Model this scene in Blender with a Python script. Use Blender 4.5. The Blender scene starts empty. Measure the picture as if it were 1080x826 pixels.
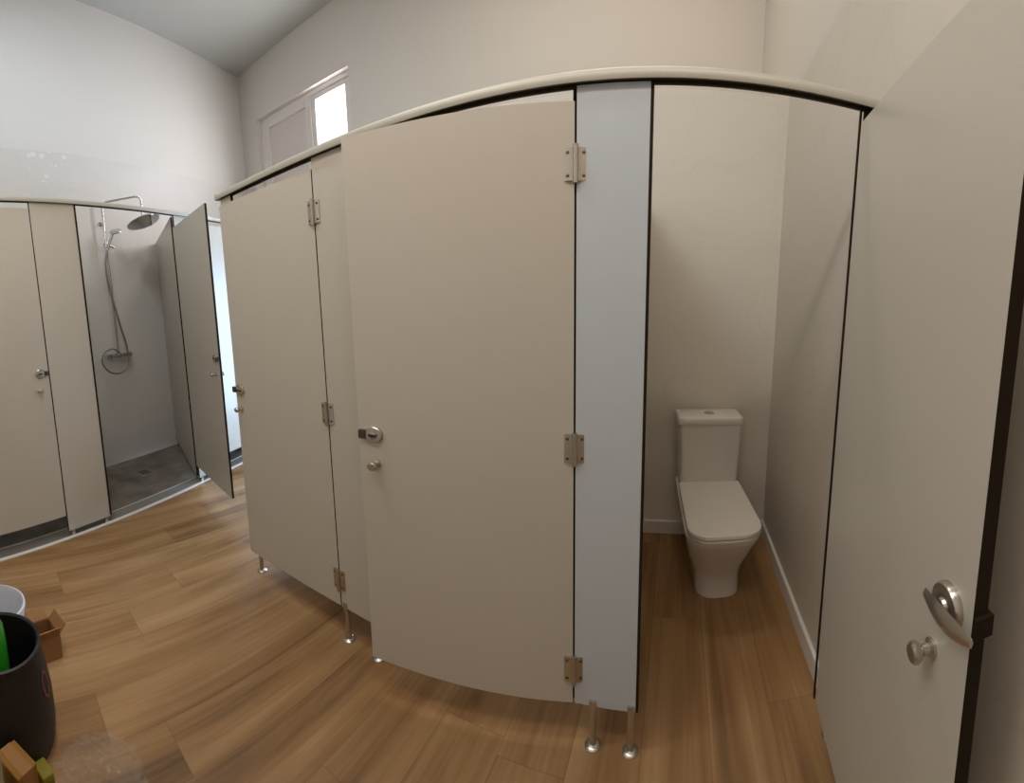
import bpy, bmesh, math, random
from mathutils import Vector, Matrix
random.seed(4)
S = bpy.context.scene
C = S.collection
PI = math.pi

# ---------------------------------------------------------------- camera
F, CX, CY, VS = 467.1442, 543.039, 362.3205, 0.8362          # panorama: cylinder, pixels per radian, centre, height scale
YAW, PITCH, ROLL = -0.3708, -0.1126, -0.0123
fwd = Vector((math.sin(YAW) * math.cos(PITCH), math.cos(YAW) * math.cos(PITCH), math.sin(PITCH)))
rt = Vector((math.cos(YAW), -math.sin(YAW), 0))
up = rt.cross(fwd)
r2 = rt * math.cos(ROLL) + up * math.sin(ROLL)
u2 = up * math.cos(ROLL) - rt * math.sin(ROLL)
cam = bpy.data.cameras.new('camera')
cam.type = 'PANO'
cam.panorama_type = 'CENTRAL_CYLINDRICAL'
cam.central_cylindrical_range_u_min = -CX / F
cam.central_cylindrical_range_u_max = (1080 - CX) / F
cam.central_cylindrical_range_v_max = CY / (F * VS)
cam.central_cylindrical_range_v_min = -(826 - CY) / (F * VS)
cam.central_cylindrical_radius = 1.0
cam.clip_start = 0.01
co = bpy.data.objects.new('camera', cam)
C.objects.link(co)
m = Matrix((r2, u2, -fwd)).transposed().to_4x4()
m.translation = Vector((0, -1.0243, 1.4317))
co.matrix_world = m
S.camera = co
S.view_settings.view_transform = 'Standard'
S.view_settings.look = 'None'
S.view_settings.exposure = 0.0
S.view_settings.gamma = 1.0
S.view_settings.use_curve_mapping = False

# ---------------------------------------------------------------- world and room lights
w = bpy.data.worlds.new('world'); S.world = w
w.use_nodes = True
bg = w.node_tree.nodes['Background']
bg.inputs[0].default_value = (0.86, 0.94, 1.0, 1)
bg.inputs[1].default_value = 2.2

def area(name, loc, rot, sx, sy, power, col):
    l = bpy.data.lights.new(name, 'AREA'); l.shape = 'RECTANGLE'; l.size = sx; l.size_y = sy
    l.energy = power; l.color = col
    o = bpy.data.objects.new(name, l); C.objects.link(o); o.location = loc; o.rotation_euler = rot
    return o
# name, place, rotation, size x, size y, power, colour
LIGHTS = [
    ('cubicle_lamp_light', (-0.45, 0.75, 4.42), (0, 0, 0), 1.1, 0.28, 16.7, (1.0, 0.865, 0.723)),
    ('aisle_lamp_light', (-1.7, -0.7, 4.42), (0, 0, 0), 1.1, 0.28, 28.5, (0.77, 0.91, 1.0)),
    ('fill_lamp_light', (-0.55, -0.95, 3.05), (0, 0, 0), 2.0, 0.20, 18.2, (1.0, 0.86, 0.76)),  # added fill light, brightens the tops of the cubicle fronts
    ('window_daylight', (-3.3, 2.17, 3.1), (-PI / 2, 0, 0), 1.2, 1.3, 82, (1.0, 0.96, 0.98)),
    ('glazed_door_daylight', (-2.15, 2.17, 1.05), (-PI / 2, 0, 0), 0.8, 1.9, 84, (0.43, 0.64, 1.0)),
]
for L_ in LIGHTS: area(*L_)

# ---------------------------------------------------------------- materials
def srgb(r, g, b):
    f = lambda c: (c / 255 / 12.92) if c / 255 <= 0.04045 else ((c / 255 + 0.055) / 1.055) ** 2.4
    return (f(r), f(g), f(b), 1)

class NT:
    def __init__(s, name):
        s.m = bpy.data.materials.new(name); s.m.use_nodes = True
        s.t = s.m.node_tree; s.b = s.t.nodes['Principled BSDF']
    def n(s, typ, **kw):
        x = s.t.nodes.new(typ)
        for k, v in kw.items(): setattr(x, k, v)
        return x
    def l(s, a, b): s.t.links.new(a, b)
    def math(s, op, a, b=None):
        x = s.n('ShaderNodeMath', operation=op)
        for i, v in enumerate((a, b)):
            if v is None: continue
            if isinstance(v, (int, float)): x.inputs[i].default_value = v
            else: s.l(v, x.inputs[i])
        return x.outputs[0]

def mat(name, col, rough=0.5, metal=0.0, var=0.04, scale=6.0, bump=0.0, spec=0.5, trans=0.0, emis=None, coat=0.0):
    q = NT(name); b = q.b
    tc = q.n('ShaderNodeTexCoord'); no = q.n('ShaderNodeTexNoise'); no.inputs['Scale'].default_value = scale
    no.inputs['Detail'].default_value = 4
    q.l(tc.outputs['Object'], no.inputs['Vector'])
    mx = q.n('ShaderNodeMix', data_type='RGBA', blend_type='MIX')
    lo = tuple(c * (1 - var) for c in col[:3]) + (1,); hi = tuple(min(1, c * (1 + var)) for c in col[:3]) + (1,)
    mx.inputs[6].default_value = lo; mx.inputs[7].default_value = hi
    q.l(no.outputs['Fac'], mx.inputs[0]); q.l(mx.outputs[2], b.inputs['Base Color'])
    b.inputs['Roughness'].default_value = rough; b.inputs['Metallic'].default_value = metal
    b.inputs['Specular IOR Level'].default_value = spec
    b.inputs['Transmission Weight'].default_value = trans
    b.inputs['Coat Weight'].default_value = coat
    if emis:
        b.inputs['Emission Color'].default_value = emis[0]; b.inputs['Emission Strength'].default_value = emis[1]
    if bump:
        n2 = q.n('ShaderNodeTexNoise'); n2.inputs['Scale'].default_value = scale * 25
        q.l(tc.outputs['Object'], n2.inputs['Vector'])
        bp = q.n('ShaderNodeBump'); bp.inputs['Strength'].default_value = bump; bp.inputs['Distance'].default_value = 0.002
        q.l(n2.outputs['Fac'], bp.inputs['Height']); q.l(bp.outputs['Normal'], b.inputs['Normal'])
    return q.m

LAM = mat('grey_laminate', srgb(194, 188, 175), 0.34, var=0.015, scale=3, bump=0.03, spec=0.5)
CASTLAM = mat('grey_laminate_blue_cast', srgb(190, 197, 202), 0.3, var=0.015, scale=3, bump=0.03, spec=0.5)  # the grey laminate with a bluish cast of light put into its colour
CORE = mat('dark_laminate_core', srgb(40, 31, 18), 0.8, var=0.1, scale=40, spec=0.15)
ALU = mat('painted_aluminium', srgb(180, 177, 163), 0.42, 0.15, var=0.02)
CAPM = mat('dark_rail_channel', srgb(62, 54, 40), 0.5, var=0.05)
STEEL = mat('brushed_steel', srgb(190, 184, 172), 0.27, 0.9, var=0.08, scale=30)
DSTEEL = mat('dark_steel', srgb(95, 86, 72), 0.35, 0.8, var=0.08, scale=30)
CHROME = mat('chrome', srgb(205, 205, 205), 0.12, 1.0, var=0.02)
BLACK = mat('black_plastic', srgb(26, 24, 26), 0.5, var=0.15)
CERAM = mat('white_ceramic', srgb(226, 222, 214), 0.1, var=0.01, coat=0.3)
PLAS = mat('white_seat_plastic', srgb(224, 219, 210), 0.25, var=0.01)
PAINT = mat('wall_paint', srgb(219, 212, 203), 0.85, var=0.02, scale=1.5, bump=0.05, spec=0.2)
CEILM = mat('ceiling_paint', srgb(188, 188, 182), 0.9, var=0.02, scale=1.5, spec=0.2)
WHITE = mat('white_trim', srgb(226, 222, 214), 0.4, var=0.01)
UPVC = mat('window_frame_white', srgb(224, 216, 210), 0.4, var=0.01)
SHUT = mat('white_blind', srgb(216, 206, 200), 0.7, var=0.01)
GREY = mat('grey_threshold', srgb(128, 122, 112), 0.5, var=0.06, scale=12)
CARD = mat('cardboard', srgb(150, 108, 62), 0.85, var=0.12, scale=14)
CARDY = mat('yellow_brown_card', srgb(140, 98, 30), 0.8, var=0.14, scale=14)
YEL = mat('olive_yellow', srgb(128, 118, 20), 0.7, var=0.1)
GREEN = mat('green_plastic', srgb(44, 150, 34), 0.3, var=0.05)
WPL = mat('white_plastic', srgb(206, 208, 212), 0.35, var=0.03)
BEIGE = mat('beige_board', srgb(150, 145, 118), 0.6, var=0.05)
REDL = mat('faded_label_print', srgb(120, 70, 66), 0.6, var=0.1, scale=60)
LAMPM = mat('lamp_diffuser', srgb(255, 245, 230), 0.5, emis=((1, .92, .8, 1), 1.0))

def film_mat():
    q = NT('clear_film'); b = q.b
    b.inputs['Base Color'].default_value = srgb(205, 200, 185); b.inputs['Roughness'].default_value = 0.12
    b.inputs['Alpha'].default_value = 0.13
    return q.m
FILM = film_mat()

def glass_mat():
    q = NT('window_glass'); b = q.b
    b.inputs['Base Color'].default_value = (1, 1, 1, 1); b.inputs['Roughness'].default_value = 0.0
    b.inputs['Alpha'].default_value = 0.08
    return q.m
GLASS = glass_mat()

def tile_mat(name='marbled_wall_tile', col=(206, 200, 190), paint=(219, 215, 209), top=None, marks=None):
    """marbled tile up to height top, plain paint above it (top None: tile everywhere)"""
    q = NT(name); b = q.b
    tc = q.n('ShaderNodeTexCoord')
    n1 = q.n('ShaderNodeTexNoise'); n1.inputs['Scale'].default_value = 1.6; n1.inputs['Detail'].default_value = 7
    n1.inputs['Distortion'].default_value = 1.3
    q.l(tc.outputs['Object'], n1.inputs['Vector'])
    vein = q.math('ABSOLUTE', q.math('SUBTRACT', n1.outputs['Fac'], 0.5))
    r1 = q.n('ShaderNodeMapRange'); r1.inputs['From Min'].default_value = 0.0; r1.inputs['From Max'].default_value = 0.012
    r1.inputs['To Min'].default_value = 0.965; r1.inputs['To Max'].default_value = 1.0
    q.l(vein, r1.inputs['Value'])
    n2 = q.n('ShaderNodeTexNoise'); n2.inputs['Scale'].default_value = 2.2; n2.inputs['Detail'].default_value = 3
    q.l(tc.outputs['Object'], n2.inputs['Vector'])
    r2_ = q.n('ShaderNodeMapRange'); r2_.inputs['To Min'].default_value = 0.93; r2_.inputs['To Max'].default_value = 1.05
    q.l(n2.outputs['Fac'], r2_.inputs['Value'])
    k = q.math('MULTIPLY', r1.outputs[0], r2_.outputs[0])
    mx = q.n('ShaderNodeVectorMath', operation='SCALE'); mx.inputs[0].default_value = srgb(*col)[:3]
    q.l(k, mx.inputs['Scale'])
    out = mx.outputs[0]
    if marks:
        vo = q.n('ShaderNodeTexVoronoi'); vo.inputs['Scale'].default_value = 11
        q.l(tc.outputs['Object'], vo.inputs['Vector'])
        dot = q.math('LESS_THAN', vo.outputs['Distance'], 0.27)
        vm = q.n('ShaderNodeVectorMath', operation='DISTANCE'); q.l(tc.outputs['Object'], vm.inputs[0]); vm.inputs[1].default_value = marks
        near = q.math('LESS_THAN', vm.outputs['Value'], 0.22)
        fac = q.math('MULTIPLY', q.math('MULTIPLY', dot, near), 0.45)
        mm = q.n('ShaderNodeMix', data_type='RGBA'); q.l(fac, mm.inputs[0]); q.l(out, mm.inputs[6]); mm.inputs[7].default_value = srgb(238, 236, 232)
        out = mm.outputs[2]
    if top is not None:
        sp = q.n('ShaderNodeSeparateXYZ'); q.l(tc.outputs['Object'], sp.inputs[0])
        g = q.math('GREATER_THAN', sp.outputs['Z'], top)
        mp = q.n('ShaderNodeMix', data_type='RGBA'); q.l(g, mp.inputs[0]); q.l(out, mp.inputs[6]); mp.inputs[7].default_value = srgb(*paint)
        out = mp.outputs[2]
        rr = q.n('ShaderNodeMapRange'); rr.inputs['To Min'].default_value = 0.45; rr.inputs['To Max'].default_value = 0.85
        q.l(g, rr.inputs['Value']); q.l(rr.outputs[0], b.inputs['Roughness'])
    else:
        b.inputs['Roughness'].default_value = 0.45
    q.l(out, b.inputs['Base Color'])
    b.inputs['Specular IOR Level'].default_value = 0.35
    return q.m

def wood_mat():
    q = NT('oak_laminate_planks'); b = q.b
    tc = q.n('ShaderNodeTexCoord'); sp = q.n('ShaderNodeSeparateXYZ'); q.l(tc.outputs['Object'], sp.inputs[0])
    W, Ln = 0.185, 1.25
    xs = q.math('DIVIDE', q.math('ADD', sp.outputs['X'], 0.06), W); row = q.math('FLOOR', xs)
    wn = q.n('ShaderNodeTexWhiteNoise', noise_dimensions='1D'); q.l(row, wn.inputs['W'])
    ys = q.math('ADD', q.math('DIVIDE', sp.outputs['Y'], Ln), wn.outputs['Value']); colm = q.math('FLOOR', ys)
    cb = q.n('ShaderNodeCombineXYZ'); q.l(row, cb.inputs[0]); q.l(colm, cb.inputs[1])
    w2 = q.n('ShaderNodeTexWhiteNoise', noise_dimensions='2D'); q.l(cb.outputs[0], w2.inputs['Vector'])
    # grain, shifted from plank to plank
    mp = q.n('ShaderNodeCombineXYZ')
    q.l(q.math('MULTIPLY', sp.outputs['X'], 9.0), mp.inputs[0])
    q.l(q.math('ADD', q.math('MULTIPLY', sp.outputs['Y'], 0.9), q.math('MULTIPLY', w2.outputs['Value'], 40)), mp.inputs[1])
    q.l(q.math('MULTIPLY', w2.outputs['Value'], 9), mp.inputs[2])
    g = q.n('ShaderNodeTexNoise'); g.inputs['Scale'].default_value = 1.0; g.inputs['Detail'].default_value = 5; g.inputs['Distortion'].default_value = 0.6
    q.l(mp.outputs[0], g.inputs['Vector'])
    mp2 = q.n('ShaderNodeVectorMath', operation='MULTIPLY'); q.l(mp.outputs[0], mp2.inputs[0]); mp2.inputs[1].default_value = (7, 1.6, 1)
    g2 = q.n('ShaderNodeTexNoise'); g2.inputs['Scale'].default_value = 1.0; g2.inputs['Detail'].default_value = 4
    q.l(mp2.outputs[0], g2.inputs['Vector'])
    rp = q.n('ShaderNodeValToRGB'); e = rp.color_ramp.elements
    e[0].position = 0.28; e[0].color = srgb(92, 66, 38); e[1].position = 0.72; e[1].color = srgb(176, 140, 98)
    x = rp.color_ramp.elements.new(0.5); x.color = srgb(146, 110, 69)
    f = q.math('ADD', q.math('ADD', q.math('MULTIPLY', g.outputs['Fac'], 0.72), q.math('MULTIPLY', g2.outputs['Fac'], 0.26)), q.math('MULTIPLY', w2.outputs['Value'], 0.05))
    q.l(f, rp.inputs[0])
    # knots
    kv = q.n('ShaderNodeVectorMath', operation='MULTIPLY'); q.l(tc.outputs['Object'], kv.inputs[0]); kv.inputs[1].default_value = (3.2, 1.7, 1)
    vo = q.n('ShaderNodeTexVoronoi'); vo.inputs['Scale'].default_value = 1.0; q.l(kv.outputs[0], vo.inputs['Vector'])
    kn = q.n('ShaderNodeMapRange'); kn.inputs['From Min'].default_value = 0.02; kn.inputs['From Max'].default_value = 0.09; kn.inputs['To Min'].default_value = 0.62; kn.inputs['To Max'].default_value = 1.0
    q.l(vo.outputs['Distance'], kn.inputs['Value'])
    # seams
    fx = q.math('FRACT', xs); fy = q.math('FRACT', ys)
    ex = q.math('MINIMUM', fx, q.math('SUBTRACT', 1.0, fx)); ey = q.math('MINIMUM', fy, q.math('SUBTRACT', 1.0, fy))
    sx = q.math('GREATER_THAN', ex, 0.008); sy = q.math('GREATER_THAN', ey, 0.0013)
    seam = q.math('ADD', q.math('MULTIPLY', q.math('MULTIPLY', sx, sy), 0.22), 0.78)
    sc = q.n('ShaderNodeVectorMath', operation='SCALE'); q.l(rp.outputs['Color'], sc.inputs[0]); q.l(q.math('MULTIPLY', seam, kn.outputs[0]), sc.inputs['Scale'])
    q.l(sc.outputs[0], b.inputs['Base Color'])
    b.inputs['Roughness'].default_value = 0.38; b.inputs['Specular IOR Level'].default_value = 0.5
    bp = q.n('ShaderNodeBump'); bp.inputs['Strength'].default_value = 0.05; bp.inputs['Distance'].default_value = 0.002
    q.l(f, bp.inputs['Height']); q.l(bp.outputs['Normal'], b.inputs['Normal'])
    return q.m

def stone_mat():
    q = NT('grey_stone_tray'); b = q.b
    tc = q.n('ShaderNodeTexCoord'); n1 = q.n('ShaderNodeTexNoise'); n1.inputs['Scale'].default_value = 5; n1.inputs['Detail'].default_value = 8
    q.l(tc.outputs['Object'], n1.inputs['Vector'])
    rp = q.n('ShaderNodeValToRGB'); e = rp.color_ramp.elements
    e[0].position = 0.3; e[0].color = srgb(92, 84, 74); e[1].position = 0.7; e[1].color = srgb(136, 126, 112)
    q.l(n1.outputs['Fac'], rp.inputs[0]); q.l(rp.outputs[0], b.inputs['Base Color'])
    b.inputs['Roughness'].default_value = 0.6
    bp = q.n('ShaderNodeBump'); bp.inputs['Strength'].default_value = 0.2; q.l(n1.outputs['Fac'], bp.inputs['Height']); q.l(bp.outputs[0], b.inputs['Normal'])
    return q.m

# ---------------------------------------------------------------- mesh helpers
def bx(bm, x0, x1, y0, y1, z0, z1, bev=0.0, seg=1, mi=0):
    n0 = len(bm.faces)
    vs = [bm.verts.new((x, y, z)) for x in (x0, x1) for y in (y0, y1) for z in (z0, z1)]
    idx = [(0, 1, 3, 2), (4, 6, 7, 5), (0, 4, 5, 1), (2, 3, 7, 6), (0, 2, 6, 4), (1, 5, 7, 3)]
    fs = [bm.faces.new([vs[i] for i in f]) for f in idx]
    for f in fs: f.material_index = mi
    if bev:
        es = list({e for f in fs for e in f.edges})
        bmesh.ops.bevel(bm, geom=es, offset=bev, segments=seg, affect='EDGES', profile=0.5)
    return bm

def lathe(bm, prof, n=28, M=None, mi=0):
    """prof: (radius, height) along local z"""
    M = M or Matrix()
    rings = []
    for r, z in prof:
        rings.append([bm.verts.new(M @ Vector((r * math.cos(2 * PI * k / n), r * math.sin(2 * PI * k / n), z))) for k in range(n)])
    for a, b in zip(rings, rings[1:]):
        for k in range(n):
            f = bm.faces.new((a[k], a[(k + 1) % n], b[(k + 1) % n], b[k])); f.material_index = mi
    for rg, rev in ((rings[0], True), (rings[-1], False)):
        f = bm.faces.new(rg[::-1] if rev else rg); f.material_index = mi
    return bm

def tube(bm, pts, r, n=12, cap=True, mi=0):
    pts = [Vector(p) for p in pts]
    rings = []; up_ = Vector((0, 0, 1)); prev = None
    for i, p in enumerate(pts):
        a = pts[max(0, i - 1)]; b = pts[min(len(pts) - 1, i + 1)]
        t = (b - a).normalized()
        if prev is None:
            prev = t.cross(up_ if abs(t.z) < 0.9 else Vector((1, 0, 0))).normalized()
        prev = (prev - t * prev.dot(t)).normalized(); q = t.cross(prev)
        rr = r[i] if isinstance(r, (list, tuple)) else r
        rings.append([bm.verts.new(p + (prev * math.cos(2 * PI * k / n) + q * math.sin(2 * PI * k / n)) * rr) for k in range(n)])
    for a, b in zip(rings, rings[1:]):
        for k in range(n):
            f = bm.faces.new((a[k], a[(k + 1) % n], b[(k + 1) % n], b[k])); f.material_index = mi
    if cap:
        bm.faces.new(rings[0][::-1]).material_index = mi; bm.faces.new(rings[-1]).material_index = mi
    return bm

def spline(pts, n=10):
    pts = [Vector(p) for p in pts]; out = []
    P = [pts[0]] + pts + [pts[-1]]
    for i in range(1, len(P) - 2):
        for k in range(n):
            t = k / n; a, b, c, d = P[i - 1], P[i], P[i + 1], P[i + 2]
            out.append(0.5 * ((2 * b) + (c - a) * t + (2 * a - 5 * b + 4 * c - d) * t * t + (3 * b - a - 3 * c + d) * t ** 3))
    out.append(pts[-1]); return out

def rrect(cx, cy, hx, hy, r, n=6, rb=None):
    """rounded rectangle outline; r: radius of the two -y corners, rb of the +y corners"""
    rb = r if rb is None else rb; pts = []
    for sx, sy, a0, rr in ((1, -1, -PI / 2, r), (1, 1, 0, rb), (-1, 1, PI / 2, rb), (-1, -1, PI, r)):
        for k in range(n + 1):
            a = a0 + PI / 2 * k / n
            pts.append((cx + sx * (hx - rr) + rr * math.cos(a), cy + sy * (hy - rr) + rr * math.sin(a)))
    return pts

def loft(bm, secs, cap=True, mi=0):
    """secs: list of (outline2d, z)"""
    rings = [[bm.verts.new((x, y, z)) for x, y in o] for o, z in secs]
    n = len(rings[0])
    for a, b in zip(rings, rings[1:]):
        for k in range(n):
            bm.faces.new((a[k], a[(k + 1) % n], b[(k + 1) % n], b[k])).material_index = mi
    if cap:
        bm.faces.new(rings[0][::-1]).material_index = mi; bm.faces.new(rings[-1]).material_index = mi
    return bm

def obj(name, bm, mats, parent=None, smooth=True, loc=None, rot=None):
    me = bpy.data.meshes.new(name); bmesh.ops.recalc_face_normals(bm, faces=bm.faces); bm.to_mesh(me); bm.free()
    for mm in (mats if isinstance(mats, (list, tuple)) else [mats]): me.materials.append(mm)
    o = bpy.data.objects.new(name, me); C.objects.link(o)
    if parent: o.parent = parent
    if loc: o.location = loc
    if rot: o.rotation_euler = rot
    if smooth:
        me.shade_smooth()
        try: me.set_sharp_from_angle(angle=math.radians(38))
        except Exception: pass
    return o

def thing(name, label, cat, loc=(0, 0, 0), rotz=0.0, group=None, rot=None):
    o = bpy.data.objects.new(name, None); C.objects.link(o); o.empty_display_size = 0.05
    o.location = loc; o.rotation_euler = rot or (0, 0, rotz)
    o['label'] = label; o['category'] = cat; o['kind'] = 'thing'
    if group: o['group'] = group
    return o
def tag(o, label, cat, group=None, kind='thing'):
    o['label'] = label; o['category'] = cat; o['kind'] = kind
    if group: o['group'] = group
    return o
def struct(name, bm, mats, parent=None, smooth=False, **k):
    o = obj(name, bm, mats, parent, smooth, **k)
    if not parent: o['kind'] = 'structure'
    return o
B = bmesh.new

# ================================================================ THE ROOM
YB = 2.02          # window wall
YR = -2.2          # wall behind the photographer
XR = 0.482         # right wall
HC = 4.54          # ceiling
AS = -0.3214       # the shower row is not square to the toilet row
SL = Vector((-2.655, 0, 0)); ST = Vector((math.sin(AS), math.cos(AS), 0)); SN = Vector((math.cos(AS), -math.sin(AS), 0))
SROT = PI / 2 - AS
def sh(s, off=0.0, z=0.0): return SL + ST * s + SN * off + Vector((0, 0, z))
DEPTH = 0.87

def poly_prism(bm, pts, z0, z1):
    lo = [bm.verts.new((x, y, z0)) for x, y in pts]; hi = [bm.verts.new((x, y, z1)) for x, y in pts]
    n = len(pts); bm.faces.new(lo[::-1]); bm.faces.new(hi)
    for k in range(n): bm.faces.new((lo[k], lo[(k + 1) % n], hi[(k + 1) % n], hi[k]))
    return bm

def s_at_y(y, off):       # s where the line (off from the shower front) reaches world y
    return (y - SN.y * off) / ST.y
fl0 = sh(s_at_y(YR, 0.02), 0.02); fl1 = sh(s_at_y(YB, 0.02), 0.02)
struct('floor', poly_prism(B(), [(fl0.x, YR), (XR, YR), (XR, YB), (fl1.x, YB)], -0.06, 0.0), wood_mat())
a0 = sh(s_at_y(YR, -DEPTH), -DEPTH); a1 = sh(s_at_y(YB, -DEPTH), -DEPTH)
struct('ceiling', poly_prism(B(), [(a0.x - .1, YR), (XR + .1, YR), (XR + .1, YB + .1), (a1.x - .1, YB + .1)], HC, HC + 0.1), CEILM)
TILE_R = tile_mat('marbled_tile_right', col=(206, 198, 185), paint=(210, 202, 191), top=2.60)
TILE_L = tile_mat('marbled_tile_left', col=(215, 211, 206), top=3.05, marks=tuple(sh(-0.05, -DEPTH, 2.97)))
TILE_B = tile_mat('marbled_tile_stall', col=(232, 225, 213))
# left wall behind the showers
o0 = sh(s_at_y(YR, -DEPTH - .12), -DEPTH - .12); o1 = sh(s_at_y(YB, -DEPTH - .12), -DEPTH - .12)
struct('wall_left', poly_prism(B(), [(o0.x, YR), (a0.x, YR), (a1.x, YB), (o1.x, YB)], -0.06, HC), TILE_L)
struct('wall_right', bx(B(), XR, XR + .12, YR, YB, -0.06, HC), TILE_R)
# window wall with its opening
WX0, WX1, WZ0, WZ1 = -3.955, -2.63, 2.45, 3.86
b = B()
bx(b, a1.x - .14, WX0, YB, YB + .14, WZ0, WZ1); bx(b, WX1, XR + .12, YB, YB + .14, WZ0, WZ1)
bx(b, a1.x - .14, XR + .12, YB, YB + .14, WZ1, HC); bx(b, a1.x - .14, XR + .12, YB, YB + .14, 2.1, WZ0)
bx(b, a1.x - .14, -2.56, YB, YB + .14, -0.06, 2.1); bx(b, -1.74, XR + .12, YB, YB + .14, -0.06, 2.1); bx(b, -2.56, -1.74, YB, YB + .14, -0.06, 0.0)
struct('wall_back', b, PAINT)
# rear wall with doorway
b = B()
bx(b, a0.x - .12, -0.62, YR - .12, YR, -0.06, HC); bx(b, 0.02, XR + .12, YR - .12, YR, -0.06, HC); bx(b, -0.62, 0.02, YR - .12, YR, 2.1, HC)
bx(b, -0.62, 0.02, YR - .12, YR, -0.06, 0.0)
struct('wall_rear', b, PAINT)
d2 = struct('door_2', bx(B(), -0.615, 0.015, YR - .08, YR - .04, 0.005, 2.095, .002), WHITE)
b = B(); tube(b, [(-.55, YR - .04, 1.0), (-.55, YR, 1.0), (-.45, YR + .004, 1.0)], .009, 12); obj('door_handle', b, STEEL, d2)
# tiled service wall behind the toilets
struct('wall_inner', bx(B(), -1.62, XR, 1.15, YB, 0.0, 2.60), TILE_B)
b = B(); bx(b, -1.60, XR - .001, 1.136, 1.15, 0.0, 0.085, 0.003); struct('baseboard_back', b, WHITE)
b = B(); bx(b, XR - .014, XR, 0.02, 1.136, 0.0, 0.085, 0.003); struct('baseboard_right', b, WHITE)

# window
wr = bpy.data.objects.new('window_1', None); C.objects.link(wr); wr['kind'] = 'structure'; wr.location = (0, YB + .05, 0)
b = B(); f = 0.05
for (x0, x1, z0, z1) in ((WX0, WX0 + f, WZ0, WZ1), (WX1 - f, WX1, WZ0, WZ1), (WX0 + f, WX1 - f, WZ0, WZ0 + f), (WX0 + f, WX1 - f, WZ1 - f, WZ1)):
    bx(b, x0, x1, 0.0, 0.06, z0, z1, 0.004)
struct('window_frame', b, UPVC, wr)
MIDX = -3.17
def sash(x0, x1, y, fw, top, name='sash'):
    b = B()
    for (p0, p1, z0, z1) in ((x0, x0 + fw, WZ0 + f, top), (x1 - fw, x1, WZ0 + f, top), (x0 + fw, x1 - fw, WZ0 + f, WZ0 + f + fw), (x0 + fw, x1 - fw, top - fw, top)):
        bx(b, p0, p1, y - .02, y + .02, z0, z1, 0.004)
    return struct(name, b, UPVC, wr)
s1 = sash(WX0 + f, MIDX, 0.02, 0.085, WZ1 - f)
struct('blind', bx(B(), WX0 + f + .085, MIDX - .085, 0.02, 0.035, WZ0 + f + .085, WZ1 - f - .085), SHUT, s1)
s2 = sash(MIDX, WX1 - f, 0.03, 0.055, WZ1 - f - .005)
struct('window_pane', bx(B(), MIDX + .055, WX1 - f - .055, 0.026, 0.030, WZ0 + f + .055, WZ1 - f - .06), GLASS, s2)

# glazed door at the end of the aisle (out of sight behind the cubicles)
dr = bpy.data.objects.new('door_1', None); C.objects.link(dr); dr['kind'] = 'structure'; dr.location = (-2.15, YB + .05, 0)
b = B()
for (x0, x1, z0, z1) in ((-.405, -.31, .005, 2.095), (.31, .405, .005, 2.095), (-.31, .31, .005, .12), (-.31, .31, 2.0, 2.095)): bx(b, x0, x1, 0, .05, z0, z1, .003)
df = struct('door_frame', b, UPVC, dr)
struct('door_pane', bx(B(), -.31, .31, .02, .026, .12, 2.0), GLASS, df)
b = B(); tube(b, [(.34, 0, 1.0), (.34, -.04, 1.0), (.24, -.045, 1.0)], .009, 12); obj('door_handle', b, STEEL, df)

# shower floor and thresholds
struct('floor_shower', poly_prism(B(), [tuple(sh(s_at_y(YR, -.10), -.10))[:2], tuple(sh(s_at_y(YB, -.10), -.10))[:2], (a1.x, YB), (a0.x, YR)], -0.06, -0.012), stone_mat())
q0, q1, q2, q3 = [tuple(sh(s_at_y(y, o), o))[:2] for y, o in ((YR, 0.0), (YB, 0.0), (YB, -.10), (YR, -.10))]
struct('trim_1', poly_prism(B(), [q0, q1, q2, q3], -0.05, -0.002), GREY)
q0, q1, q2, q3 = [tuple(sh(s_at_y(y, o), o))[:2] for y, o in ((YR, 0.022), (YB, 0.022), (YB, 0.0), (YR, 0.0))]
struct('trim_2', poly_prism(B(), [q0, q1, q2, q3], -0.05, 0.006), WHITE)
q0, q1, q2, q3 = [tuple(sh(s_at_y(y, o), o))[:2] for y, o in ((YR, -.10), (YB, -.10), (YB, -.108), (YR, -.108))]
struct('trim_3', poly_prism(B(), [q0, q1, q2, q3], -0.02, 0.004), ALU)

# ceiling lamps (above the picture)
for (lx, ly, lr, lab) in ((-0.45, 0.75, 0, 'long ceiling lamp above the toilet cubicles'), (-1.7, -0.7, 0, 'long ceiling lamp above the open floor')):
    t = thing('ceiling_lamp', lab, 'lamp', (lx, ly, HC), lr)
    obj('lamp_body', bx(B(), -.6, .6, -.17, .17, -0.085, 0, 0.01), WHITE, t)
    obj('diffuser', bx(B(), -.56, .56, -.15, .15, -0.0895, -0.085), LAMPM, t)
t = thing('fill_lamp', 'added fill lamp, long and flat, on two rods above the camera', 'lamp', (-0.55, -0.95, 3.05))  # unseen body for the added fill light
obj('lamp_body', bx(B(), -1.05, 1.05, -.12, .12, 0.03, 0.09, 0.005), WHITE, t)
obj('diffuser', bx(B(), -1.0, 1.0, -.10, .10, 0.02, 0.03), LAMPM, t)
for x in (-.6, .6): obj('rod', tube(B(), [(x, 0, .09), (x, 0, HC - 3.05)], .006, 8), STEEL, t)

# ================================================================ TOILET CUBICLES
T = 0.013
def panel_bm(w, z0, z1, x0=0.0):
    """laminate sheet with dark core showing on its edges; front face at y=0"""
    b = B(); bx(b, x0, x0 + w, 0, T, z0, z1)
    for fc in b.faces:
        fc.normal_update(); fc.material_index = 0 if abs(fc.normal.y) > 0.9 else 1
    return b

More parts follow.
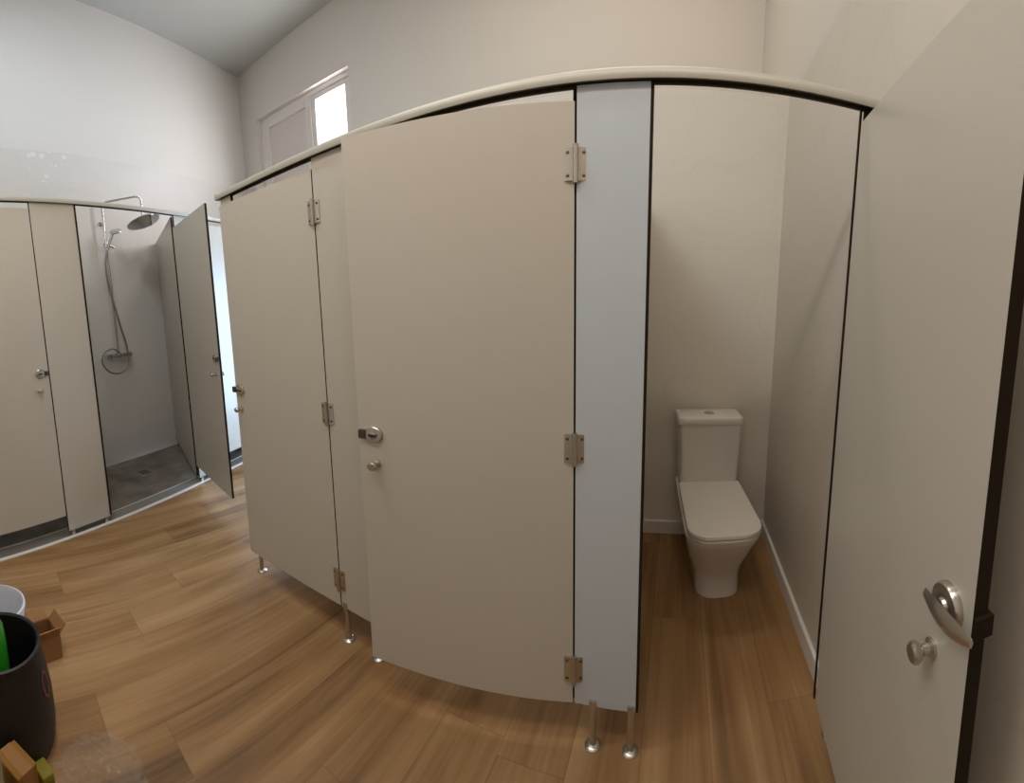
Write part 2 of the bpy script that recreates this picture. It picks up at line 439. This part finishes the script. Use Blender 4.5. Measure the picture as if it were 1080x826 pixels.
def hinge(parent, x, z, big=1.0, side=1, y=0.0, plain=False):
    """butt hinge on the front face at the joint x: knuckle, two dished leaves, four screws"""
    b = tube(B(), [(x, y - 0.009, z - .05 * big), (x, y - 0.009, z + .05 * big)], 0.0065, 14)
    for sx in (() if plain else (-1, 1)):
        n = 5; w0, w1 = 0.006, 0.026
        prev = None
        for k in range(n + 1):
            t = k / n; xx = x + sx * (w0 + (w1 - w0) * t); yy = -0.0035 - 0.0035 * math.cos(t * PI / 2)
            cur = [b.verts.new((xx, yy, z - .043 * big)), b.verts.new((xx, yy, z + .043 * big)), b.verts.new((xx, 0.0, z + .043 * big)), b.verts.new((xx, 0.0, z - .043 * big))]
            if prev:
                for a in range(4): b.faces.new((prev[a], prev[(a + 1) % 4], cur[(a + 1) % 4], cur[a]))
            else: b.faces.new(cur)
            prev = cur
        b.faces.new(prev[::-1])
        for zz in (-.03, .03):
            lathe(b, [(0.0045, 0), (0.0045, 0.0012), (0.003, 0.002)], 10, Matrix.Translation((x + sx * .018, -0.0048, z + zz * big)) @ Matrix.Rotation(PI / 2, 4, 'X'), mi=1)
    return obj('hinge', b, [STEEL, DSTEEL], parent)

RX = Matrix.Rotation(PI / 2, 4, 'X')     # local z -> -y (out of the front face)
def knob(parent, x, z, y=0.0, r=0.012, back=False):
    M = Matrix.Translation((x, y, z)) @ (Matrix.Rotation(-PI / 2, 4, 'X') if back else RX)
    b = lathe(B(), [(r * 1.05, 0), (r * 1.05, .004), (r * .62, .007), (r * .58, .016), (r * .95, .021), (r * 1.15, .026), (r * 1.12, .031), (r * .9, .034)], 24, M)
    return obj('knob', b, STEEL, parent)
def lock(parent, x, z, edge=0, y=0.0):
    """round privacy lock with slotted disc; edge: direction of the bolt"""
    M = Matrix.Translation((x, y, z)) @ RX
    b = lathe(B(), [(.029, 0), (.029, .006), (.026, .009), (.012, .0095)], 32, M)
    lathe(b, [(.0125, .0088), (.0125, .0125), (.010, .0135)], 20, M, mi=0)
    bx(b, x - .012, x + .012, y - .015, y - .012, z - .0038, z + .0038, mi=2)
    if edge:
        x0, x1 = sorted((x + edge * .024, x + edge * .046)); bx(b, x0, x1, y - .012, y + .0, z - .014, z + .014, mi=1)
    return obj('lock', b, [STEEL, DSTEEL, BLACK], parent)
def leg(parent, x, h=0.15, y=0.006):
    b = B(); tube(b, [(0, 0, 0.004), (0, 0, h)], 0.0095, 16)
    bx(b, -.009, .009, -.0115, .0135, h - .012, h + .022)
    l = obj('leg', b, STEEL, parent, loc=(x, y, 0))
    obj('floor_flange', lathe(B(), [(.0225, 0), (.0225, .003), (.019, .006), (.012, .009)], 28), STEEL, l)
    return l

Z0, ZT, ZD = 0.15, 2.0, 1.962
row = thing('toilet_cubicle', 'row of grey laminate toilet cubicles on steel feet under one long rail', 'toilet cubicles', (0, 0, 0))
def part_panel(name, bm, parent, loc=(0, 0, 0), rz=0.0, label=None):
    o = obj(name, bm, [LAM, CORE], parent, False, loc=loc, rot=(0, 0, rz))
    if label: o['label'] = label
    return o
for x0, x1, legs in ((-1.625, -1.548, []), (-1.064, -0.872, [-1.045, -0.905]), (-0.242, -0.078, [-0.192, -0.090]), (0.412, 0.478, [0.457])):
    o = part_panel('front_panel', panel_bm(x1 - x0, Z0, ZT), row, (x0, 0, 0))
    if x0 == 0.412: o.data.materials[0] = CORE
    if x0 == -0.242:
        o['label'] = 'grey front panel beside the open cubicle, bluish light painted into its colour'; o.data.materials[0] = CASTLAM
    for lx in legs: leg(row, lx)
leg(row, -1.622, y=.040)
obj('stop_or_gap_strip', bx(B(), 0.4030, 0.4060, 0.006, .016, Z0, ZT - .003), CORE, row, False)  # dark strip added so the gap at the hinge edge looks dark
for x in (-0.254, -1.076): obj('stop_or_gap_strip', bx(B(), x, x + .020, T + .0015, T + .006, Z0, ZT), CORE, row, False)  # strips added behind the hinge gaps to darken them
obj('stop_or_gap_strip', bx(B(), -0.0778, -0.0715, 0.0, .017, Z0, ZT), CORE, row, False)
for x, y0, y1 in ((-1.617, T + .002, 1.148), (-0.96, T + .002, 1.135), (-0.187, T + .002, 1.134)):
    part_panel('side_partition', panel_bm(y1 - y0, Z0, ZT), row, (x, y0, 0), PI / 2)

def rail_bm(L):
    b = B()
    prof = [(-.016, .0), (-.0175, .004), (-.0175, .020), (-.014, .028), (-.006, .0325), (.008, .0325), (.016, .028), (.019, .020), (.019, .0), (.012, .0), (.012, .012), (-.009, .012), (-.009, .0)]
    r0 = [b.verts.new((0, y, z)) for y, z in prof]; r1 = [b.verts.new((L, y, z)) for y, z in prof]
    n = len(prof)
    for k in range(n):
        fc = b.faces.new((r0[k], r1[k], r1[(k + 1) % n], r0[(k + 1) % n])); fc.material_index = 1 if k >= 8 else 0
    b.faces.new(r0); b.faces.new(r1[::-1])
    return b
rl = obj('top_rail', rail_bm(XR + 1.64 - .002), [ALU, CAPM], row, loc=(-1.64, 0, 2.0))
obj('end_cap', bx(B(), -.004, 0.0, -.0175, .019, 0.0, .0325, .001), ALU, rl)

def door(label, w, hx, ang, hz=(0.274, 1.0, 1.80)):
    d = part_panel('door', panel_bm(w - .003, Z0, ZD, -w), row, (hx, 0, 0), ang, label)
    for z in hz: hinge(d, 0.0, z)
    return d, -w
t, xe = door('left door below the bright window, barely ajar', 0.545, -1.066, 0.034)
lock(t, xe + .035, 1.035, -1); knob(t, xe + .033, 0.935)
t, xe = door('wide middle door standing slightly ajar', 0.597, -0.244, 0.1832)
lock(t, xe + .050, 0.998, -1); knob(t, xe + .053, 0.897, r=.0135)

# right door, swung wide open towards the camera; we look at its inner face
A3 = -1.6583
W3 = 0.640; T3 = 0.022
b = B(); bx(b, .003, W3 + .003, 0, T3, Z0, ZD)
for fc in b.faces:
    fc.normal_update(); fc.material_index = 0 if abs(fc.normal.y) > 0.9 else 1
t = part_panel('door', b, row, (0.4052, 0, 0), A3, 'right door swung wide open along the right wall')
for z in (.27, 1.0, 1.80): hinge(t, 0.0, z, y=.034, plain=True)
LX, LZ = 0.590, 0.975
M = Matrix.Translation((LX, 0, LZ)) @ RX
b = lathe(B(), [(.034, 0), (.034, .008), (.032, .011), (.013, .0115), (.011, .016), (.0085, .017)], 36, M)
n = 14; rings = []
for k in range(n + 1):
    u = k / n; s_ = -0.056 + 0.116 * u
    hw = 0.017 * math.sin(PI * (0.12 + 0.80 * u)) ** 0.7 + .001
    yy = -0.012 - 0.008 * (1 - ((u - .45) / .55) ** 2)
    ca, sa = math.cos(0.06), math.sin(0.06)
    ring = []
    for v, th in ((-hw, 0.0), (-hw * .5, -.003), (0, -.004), (hw * .5, -.003), (hw, 0.0), (0, .0025)):
        ring.append(b.verts.new((LX + .012 + s_ * ca - v * sa, yy + th, LZ - .006 + s_ * sa + v * ca)))
    rings.append(ring)
for a_, c_ in zip(rings, rings[1:]):
    for k in range(6): b.faces.new((a_[k], a_[(k + 1) % 6], c_[(k + 1) % 6], c_[k]))
b.faces.new(rings[0]); b.faces.new(rings[-1][::-1])
bx(b, W3 - .012, W3 + .010, .002, T3 + .006, LZ - .016, LZ + .016, mi=1)
obj('lock', b, [STEEL, CORE], t)
knob(t, 0.556, 0.871, r=.0145)

# ================================================================ TOILET
TX = 0.152
t = thing('toilet', 'white close-coupled toilet standing against the tiled wall of the open cubicle', 'toilet', (TX, 1.135, 0), math.radians(4.6))
# local: y negative towards the front
def sec(yf, yb, hx, rf, rb): return rrect(0, (yf + yb) / 2, hx, (yb - yf) / 2, rf, 8, rb)
b = B()
S_ = [(-.500, -.02, .092, .070, .02, 0.0), (-.502, -.02, .093, .070, .02, 0.05), (-.505, -.02, .095, .072, .02, 0.105), (-.512, -.02, .099, .074, .02, 0.125),
      (-.530, -.02, .108, .080, .02, 0.17), (-.570, -.02, .124, .085, .02, 0.24), (-.615, -.02, .134, .088, .03, 0.31), (-.648, -.02, .142, .090, .03, 0.36), (-.662, -.02, .146, .090, .03, 0.385), (-.664, -.02, .147, .090, .03, 0.398)]
loft(b, [([(x + .012 * max(0, 1 - z / .35), y) for x, y in sec(a, c, d, e, g)], z) for a, c, d, e, g, z in S_])
obj('bowl', b, CERAM, t)
def slab(z0, z1, yf, yb, hx, rf, rb, bev=.004):
    return loft(B(), [(sec(yf + bev, yb - bev, hx - bev, rf, rb), z0), (sec(yf, yb, hx, rf, rb), z0 + bev), (sec(yf, yb, hx, rf, rb), z1 - bev), (sec(yf + bev * .5, yb - bev * .5, hx - bev * .5, rf, rb), z1 - bev * .3), (sec(yf + bev * 1.6, yb - bev * 1.6, hx - bev * 1.6, rf, rb), z1)])
obj('seat', slab(.401, .417, -.676, -.18, .140, .088, .02), PLAS, t)
obj('seat_lid', slab(.420, .441, -.680, -.178, .143, .088, .02), PLAS, t)
for x in (-.08, .08): obj('seat_hinge', tube(B(), [(x - .02, -.172, .424), (x + .02, -.172, .424)], .008, 12), CHROME, t)
b = B()
loft(b, [(rrect(0, -.098, .136, .086, .02, 6, .012), .40), (rrect(0, -.098, .140, .088, .022, 6, .012), .50), (rrect(0, -.098, .147, .091, .024, 6, .012), .765)])
obj('tank', b, CERAM, t)
b = B()
loft(b, [(rrect(0, -.100, .149, .094, .026, 6, .012), .767), (rrect(0, -.100, .154, .097, .028, 6, .012), .771), (rrect(0, -.100, .154, .097, .028, 6, .012), .797), (rrect(0, -.100, .150, .093, .026, 6, .012), .805), (rrect(0, -.100, .142, .086, .022, 6, .012), .808)])
tl = obj('tank_lid', b, CERAM, t)
b = B(); lathe(b, [(.025, .807), (.025, .811), (.022, .813), (.004, .8125)], 28, Matrix.Translation((0, -.10, 0))); obj('flush_button', b, CHROME, tl)

# ================================================================ SHOWER ROW
SZ = 2.25
# origin at s=0 of the shower front; local x runs along the front, local -y into the room
srow = thing('shower_cubicle', 'row of grey laminate shower cubicles on the left, one door standing open', 'shower cubicles', sh(0), SROT)
for s0, s1 in ((-2.28, -1.385), (-0.722, -0.432), (0.347, 0.53), (1.16, 1.42)):
    p = part_panel('front_panel', panel_bm(s1 - s0 - .004, .05, SZ, .002), srow, (s0, 0, 0))
    obj('bottom_profile', bx(B(), 0.002, s1 - s0 - .002, -.003, .014, .042, .049, .001), ALU, p)
    if s1 < 0.4: obj('stop_or_gap_strip', bx(B(), s1 - s0 - .004, s1 - s0 + .006, -.004, .016, .05, SZ), CORE, p)
    for x in (.03, s1 - s0 - .03): obj('support', bx(B(), x - .01, x + .01, .002, .012, -.002, .042), STEEL, p)
obj('top_rail', rail_bm(2.28 + 2.02), [ALU, CAPM], srow, loc=(-2.28, 0, SZ))
for s0, s1, lab in ((-1.38, -0.725, 'closed door at the left picture edge'), (0.535, 1.155, 'closed door lit by daylight beyond the open one'), (1.425, 2.05, None)):
    w_ = s1 - s0
    d = part_panel('door', panel_bm(w_ - .006, 0.15, SZ - .04, .003), srow, (s0, 0, 0), 0, lab)
    for z in (.3, 1.1, 2.0): hinge(d, 0, z)
    lock(d, w_ - .055, 1.128, 1); knob(d, w_ - .070, 1.015)
# open shower door
hp = sh(0.322, 0.022)
EX, EY = -2.135, 0.215
da = math.atan2(EY - hp.y, EX - hp.x)
WD = math.hypot(EY - hp.y, EX - hp.x)
pb = panel_bm(WD + .035, 0.15, SZ - .10, -.035)
for fc in pb.faces:
    if fc.normal.x < -.9: fc.material_index = 0
d = part_panel('door', pb, srow, (0.322, -.022, 0), da - SROT, 'door standing open into the room, dark edge facing us')
lock(d, WD - .05, 1.128, 1); knob(d, WD - .062, 1.015); knob(d, WD - .062, 1.015, y=T, back=True)
for z in (.3, 1.1, 2.0): hinge(d, 0, z, y=.034, plain=True)
# slanting partitions between the showers
for s0, s1 in ((0.352, 0.955), (-0.58, 0.03), (1.28, 1.86)):
    dx, dy = s1 - s0, DEPTH - .02; L = math.hypot(dx, dy)
    p = part_panel('side_partition', panel_bm(L - .006, 0.05, SZ - .01), srow, (s0, .018, 0), math.atan2(dy, dx))
    for x in (.06, L - .1): obj('support', bx(B(), x, x + .02, .001, .012, -.012, .05), STEEL, p)

# shower set on the tiled wall of the open shower
RS = 0.350                                  # position along the wall
t = thing('shower_set', 'chrome wall shower with round rain head, hand shower and coiled hose', 'shower', sh(RS, -DEPTH), SROT)
# local y: towards the wall is +, room is -
b = B()
EA = (0.19, -0.315)
arm = [(0, -.05, 1.08), (0, -.05, 1.6), (0, -.05, 2.55), (.01, -.055, 2.585), (.03, -.065, 2.60), (EA[0] * .9, EA[1] * .9, 2.60), (EA[0], EA[1], 2.585), (EA[0] * 1.02, EA[1] * 1.02, 2.55), (EA[0] * 1.02, EA[1] * 1.02, 2.36 + .03)]
tube(b, arm, .0095, 14)
obj('riser_pipe', b, CHROME, t)
b = B(); lathe(b, [(.012, 0.03), (.016, .012), (.030, .004), (.138, -.004), (.140, -.009), (.136, -.014), (.02, -.014)], 40, Matrix.Translation((EA[0] * 1.02, EA[1] * 1.02, 2.36)) @ Matrix.Rotation(-.12, 4, 'Y') @ Matrix.Rotation(-.30, 4, 'X'))
obj('rain_head', b, CHROME, t)
b = B(); lathe(b, [(.022, 0), (.022, .006), (.010, .010), (.010, .05)], 20, Matrix.Translation((0, 0.0, 2.40)) @ RX); obj('wall_bracket', b, CHROME, t)
b = B(); tube(b, [(-.02, -.05, 2.19), (.075, -.05, 2.165)], .012, 12); tube(b, [(0, -.05, 2.16), (0, -.05, 2.21)], .017, 14)
obj('slider', b, CHROME, t)
b = B(); tube(b, [(-.005, -.075, 2.13), (.010, -.085, 2.20), (.035, -.11, 2.285)], [.009, .011, .013], 12)
lathe(b, [(.014, .012), (.048, .004), (.052, -.004), (.048, -.010), (.01, -.011)], 28, Matrix.Translation((.055, -.125, 2.305)) @ Matrix.Rotation(-.5, 4, 'Y') @ Matrix.Rotation(.45, 4, 'X'))
obj('hand_shower', b, CHROME, t)
b = B(); tube(b, [(-.085, -.05, 1.085), (-.05, -.05, 1.085), (.05, -.05, 1.085), (.085, -.05, 1.085)], .021, 20)
tube(b, [(0, -.05, 1.06), (0, -.05, 1.125)], .016, 14)
for x in (-.06, .06): tube(b, [(x, 0, 1.085), (x, -.05, 1.085)], .015, 12); 
mx_ = obj('mixer', b, CHROME, t)
for sx in (-1, 1): obj('control_knob', tube(B(), [(sx * .088, -.05, 1.085), (sx * .095, -.05, 1.085), (sx * .128, -.05, 1.085)], [.018, .024, .023], 18), CHROME, mx_)
hose = [(-.008, -.07, 2.13), (-.035, -.06, 2.0), (-.030, -.06, 1.8), (.01, -.065, 1.55), (.045, -.07, 1.35), (.075, -.075, 1.18), (.065, -.085, 1.02), (-.01, -.09, .92), (-.12, -.09, .93), (-.19, -.085, 1.02), (-.17, -.08, 1.12), (-.08, -.075, 1.16), (-.02, -.065, 1.135), (0, -.05, 1.12)]
obj('hose', tube(B(), spline(hose, 8), .0080, 10), mat('hose_steel', srgb(150, 146, 138), 0.35, 0.8, var=.2, scale=90), t)

# shower drain
dp = Vector((-3.235, 0.077, -0.012))
t = thing('shower_drain', 'square dark drain grate in the grey shower floor', 'drain', dp, SROT)
b = B(); bx(b, -.06, .06, -.06, .06, 0, .004, .001); obj('grate', b, STEEL, t)
b = B()
for k in range(6): bx(b, -.045, .045, -.045 + k * .016, -.037 + k * .016, .004, .0046)
obj('slots', b, BLACK, t)

# ================================================================ THINGS ON THE FLOOR, LEFT
# black bucket
t = thing('bucket', 'black builder\'s bucket with a small faded red oval label, green bottle inside', 'bucket', (-1.27, -1.105, 0))
b = B()
prof = [(.128, 0), (.142, .012), (.150, .08), (.148, .18), (.138, .28), (.127, .335), (.132, .338), (.132, .352), (.126, .355), (.121, .350), (.119, .33), (.130, .18), (.130, .03), (.01, .018)]
rings = []
for r, z in prof: rings.append([b.verts.new((r * math.cos(2 * PI * k / 40), r * math.sin(2 * PI * k / 40), z)) for k in range(40)])
for a_, c_ in zip(rings, rings[1:]):
    for k in range(40): b.faces.new((a_[k], a_[(k + 1) % 40], c_[(k + 1) % 40], c_[k]))
b.faces.new(rings[0][::-1]); b.faces.new(rings[-1])
obj('bucket_body', b, BLACK, t)
# oval label hugging the wall
b = B(); ang0 = math.radians(63); vo_ = []
for k in range(24):
    a = 2 * PI * k / 24; da_ = 0.13 * math.cos(a); dz = .045 * math.sin(a); z = .235 + dz; r = .1425 - (z - .235) * .12 + .0022
    vo_.append(b.verts.new((r * math.cos(ang0 + da_), r * math.sin(ang0 + da_), z)))
vi_ = []
for k in range(24):
    a = 2 * PI * k / 24; da_ = 0.095 * math.cos(a); dz = .034 * math.sin(a); z = .235 + dz; r = .1425 - (z - .235) * .12 + .0024
    vi_.append(b.verts.new((r * math.cos(ang0 + da_), r * math.sin(ang0 + da_), z)))
for k in range(24): b.faces.new((vo_[k], vo_[(k + 1) % 24], vi_[(k + 1) % 24], vi_[k]))
obj('label_outline', b, REDL, t)
b = B(); tube(b, spline([(.160 * math.cos(a), .160 * math.sin(a), .32 - .10 * abs(math.sin((a + PI / 2) * 1.0))) for a in [-.2 - k * .27 for k in range(11)]], 4), .003, 8); obj('carry_handle', b, STEEL, t)

# green bottle standing in the bucket
t = thing('bottle', 'bright green plastic bottle standing in the black bucket', 'bottle', (-1.222, -1.118, 0.022))
b = B(); lathe(b, [(.040, 0), (.046, .006), (.047, .36), (.044, .42), (.030, .46), (.016, .48), (.016, .50)], 32); obj('bottle_body', b, GREEN, t)
b = B(); lathe(b, [(.019, .50), (.019, .53), (.016, .534)], 24); obj('cap', b, WPL, t)

# white tub behind the bucket
t = thing('tub', 'white plastic tub standing behind the black bucket', 'tub', (-1.64, -1.12, 0))
b = B()
rings = []
for r, z in [(.10, 0), (.105, .01), (.118, .195), (.124, .197), (.124, .210), (.117, .212), (.112, .195), (.10, .02), (.01, .018)]:
    rings.append([b.verts.new((r * math.cos(2 * PI * k / 36), r * math.sin(2 * PI * k / 36), z)) for k in range(36)])
for a_, c_ in zip(rings, rings[1:]):
    for k in range(36): b.faces.new((a_[k], a_[(k + 1) % 36], c_[(k + 1) % 36], c_[k]))
b.faces.new(rings[0][::-1]); b.faces.new(rings[-1])
obj('tub_body', b, WPL, t)

# open cardboard box with flaps
def carton(label, loc, rz, lx, ly, h, flaps, m_=CARD):
    t = thing('cardboard_box', label, 'box', loc, rz)
    b = B(); k = .004
    bx(b, -lx, lx, -ly, ly, 0, k); bx(b, -lx, -lx + k, -ly, ly, k, h); bx(b, lx - k, lx, -ly, ly, k, h); bx(b, -lx + k, lx - k, -ly, -ly + k, k, h); bx(b, -lx + k, lx - k, ly - k, ly, k, h)
    obj('box_body', b, m_, t, False)
    for (px, py, ax, wid, dep, tilt) in flaps:
        b = B(); bx(b, -wid, wid, 0, dep, 0, .004)
        f_ = obj('flap', b, m_, t, False); f_.location = (px, py, h); f_.rotation_euler = (tilt, 0, ax)
    return t
carton('open brown cardboard box with raised flap between tub and bucket', (-1.585, -0.945, 0), .25, .055, .045, .10, [(0, .045, 0, .05, .045, .9), (.055, 0, -PI / 2, .042, .05, 1.2), (-.055, 0, PI / 2, .042, .05, .6)])
# small boxes in front of the bucket
def closed_box(label, loc, rz, lx, ly, h, m_):
    t = thing('carton', label, 'box', loc, rz)
    obj('box_body', bx(B(), -lx, lx, -ly, ly, 0, h, .002), m_, t, False)
    obj('tape', bx(B(), -lx - .0006, lx + .0006, -.016, .016, h * .6, h + .0007), CARDY if m_ is CARD else CARD, t, False)
    return t
closed_box('small yellow-brown carton lying in front of the black bucket', (-1.060, -1.080, 0), .6, .045, .030, .165, CARDY)
closed_box('low brown carton at the bottom left corner of the picture', (-0.955, -1.085, 0), -.35, .045, .035, .05, CARD)
t = thing('sponge', 'olive yellow sponge lying between carton and black bucket', 'sponge', (-1.115, -1.015, 0), .4)
obj('sponge_body', bx(B(), -.028, .028, -.018, .018, 0, .055, .006, 2), YEL, t)
t = thing('board', 'upright pale beige board at the lower left edge of the picture', 'board', (-0.99, -1.120, 0), .05)
obj('board_body', bx(B(), -.05, .05, -.008, .008, 0, .41, .002), BEIGE, t)

# clear crumpled film on the floor
b = B(); n = 26; grid = []
rnd = random.Random(7)
for i in range(n + 1):
    row_ = []
    for j in range(n + 1):
        u, v = i / n, j / n
        x = (u - .5) * .30; y = (v - .5) * .24
        rr_ = math.hypot((u - .5) * 2, (v - .5) * 2)
        z = .004 + (max(0, 1 - rr_) ** .5) * (.018 + .028 * rnd.random()) * (1 if rr_ < 1 else 0)
        row_.append(b.verts.new((x + rnd.uniform(-.006, .006), y + rnd.uniform(-.006, .006), z)))
    grid.append(row_)
for i in range(n):
    for j in range(n):
        if math.hypot((i + .5) / n * 2 - 1, (j + .5) / n * 2 - 1) < .98 + .1 * math.sin(i * 1.3 + j * .7):
            b.faces.new((grid[i][j], grid[i + 1][j], grid[i + 1][j + 1], grid[i][j + 1]))
for v in [v for v in b.verts if not v.link_faces]: b.verts.remove(v)
o = obj('plastic_film', b, FILM, None, False, loc=(-1.07, -.875, 0.0))
tag(o, 'crumpled clear plastic film lying on the wood floor near the bucket', 'plastic film')
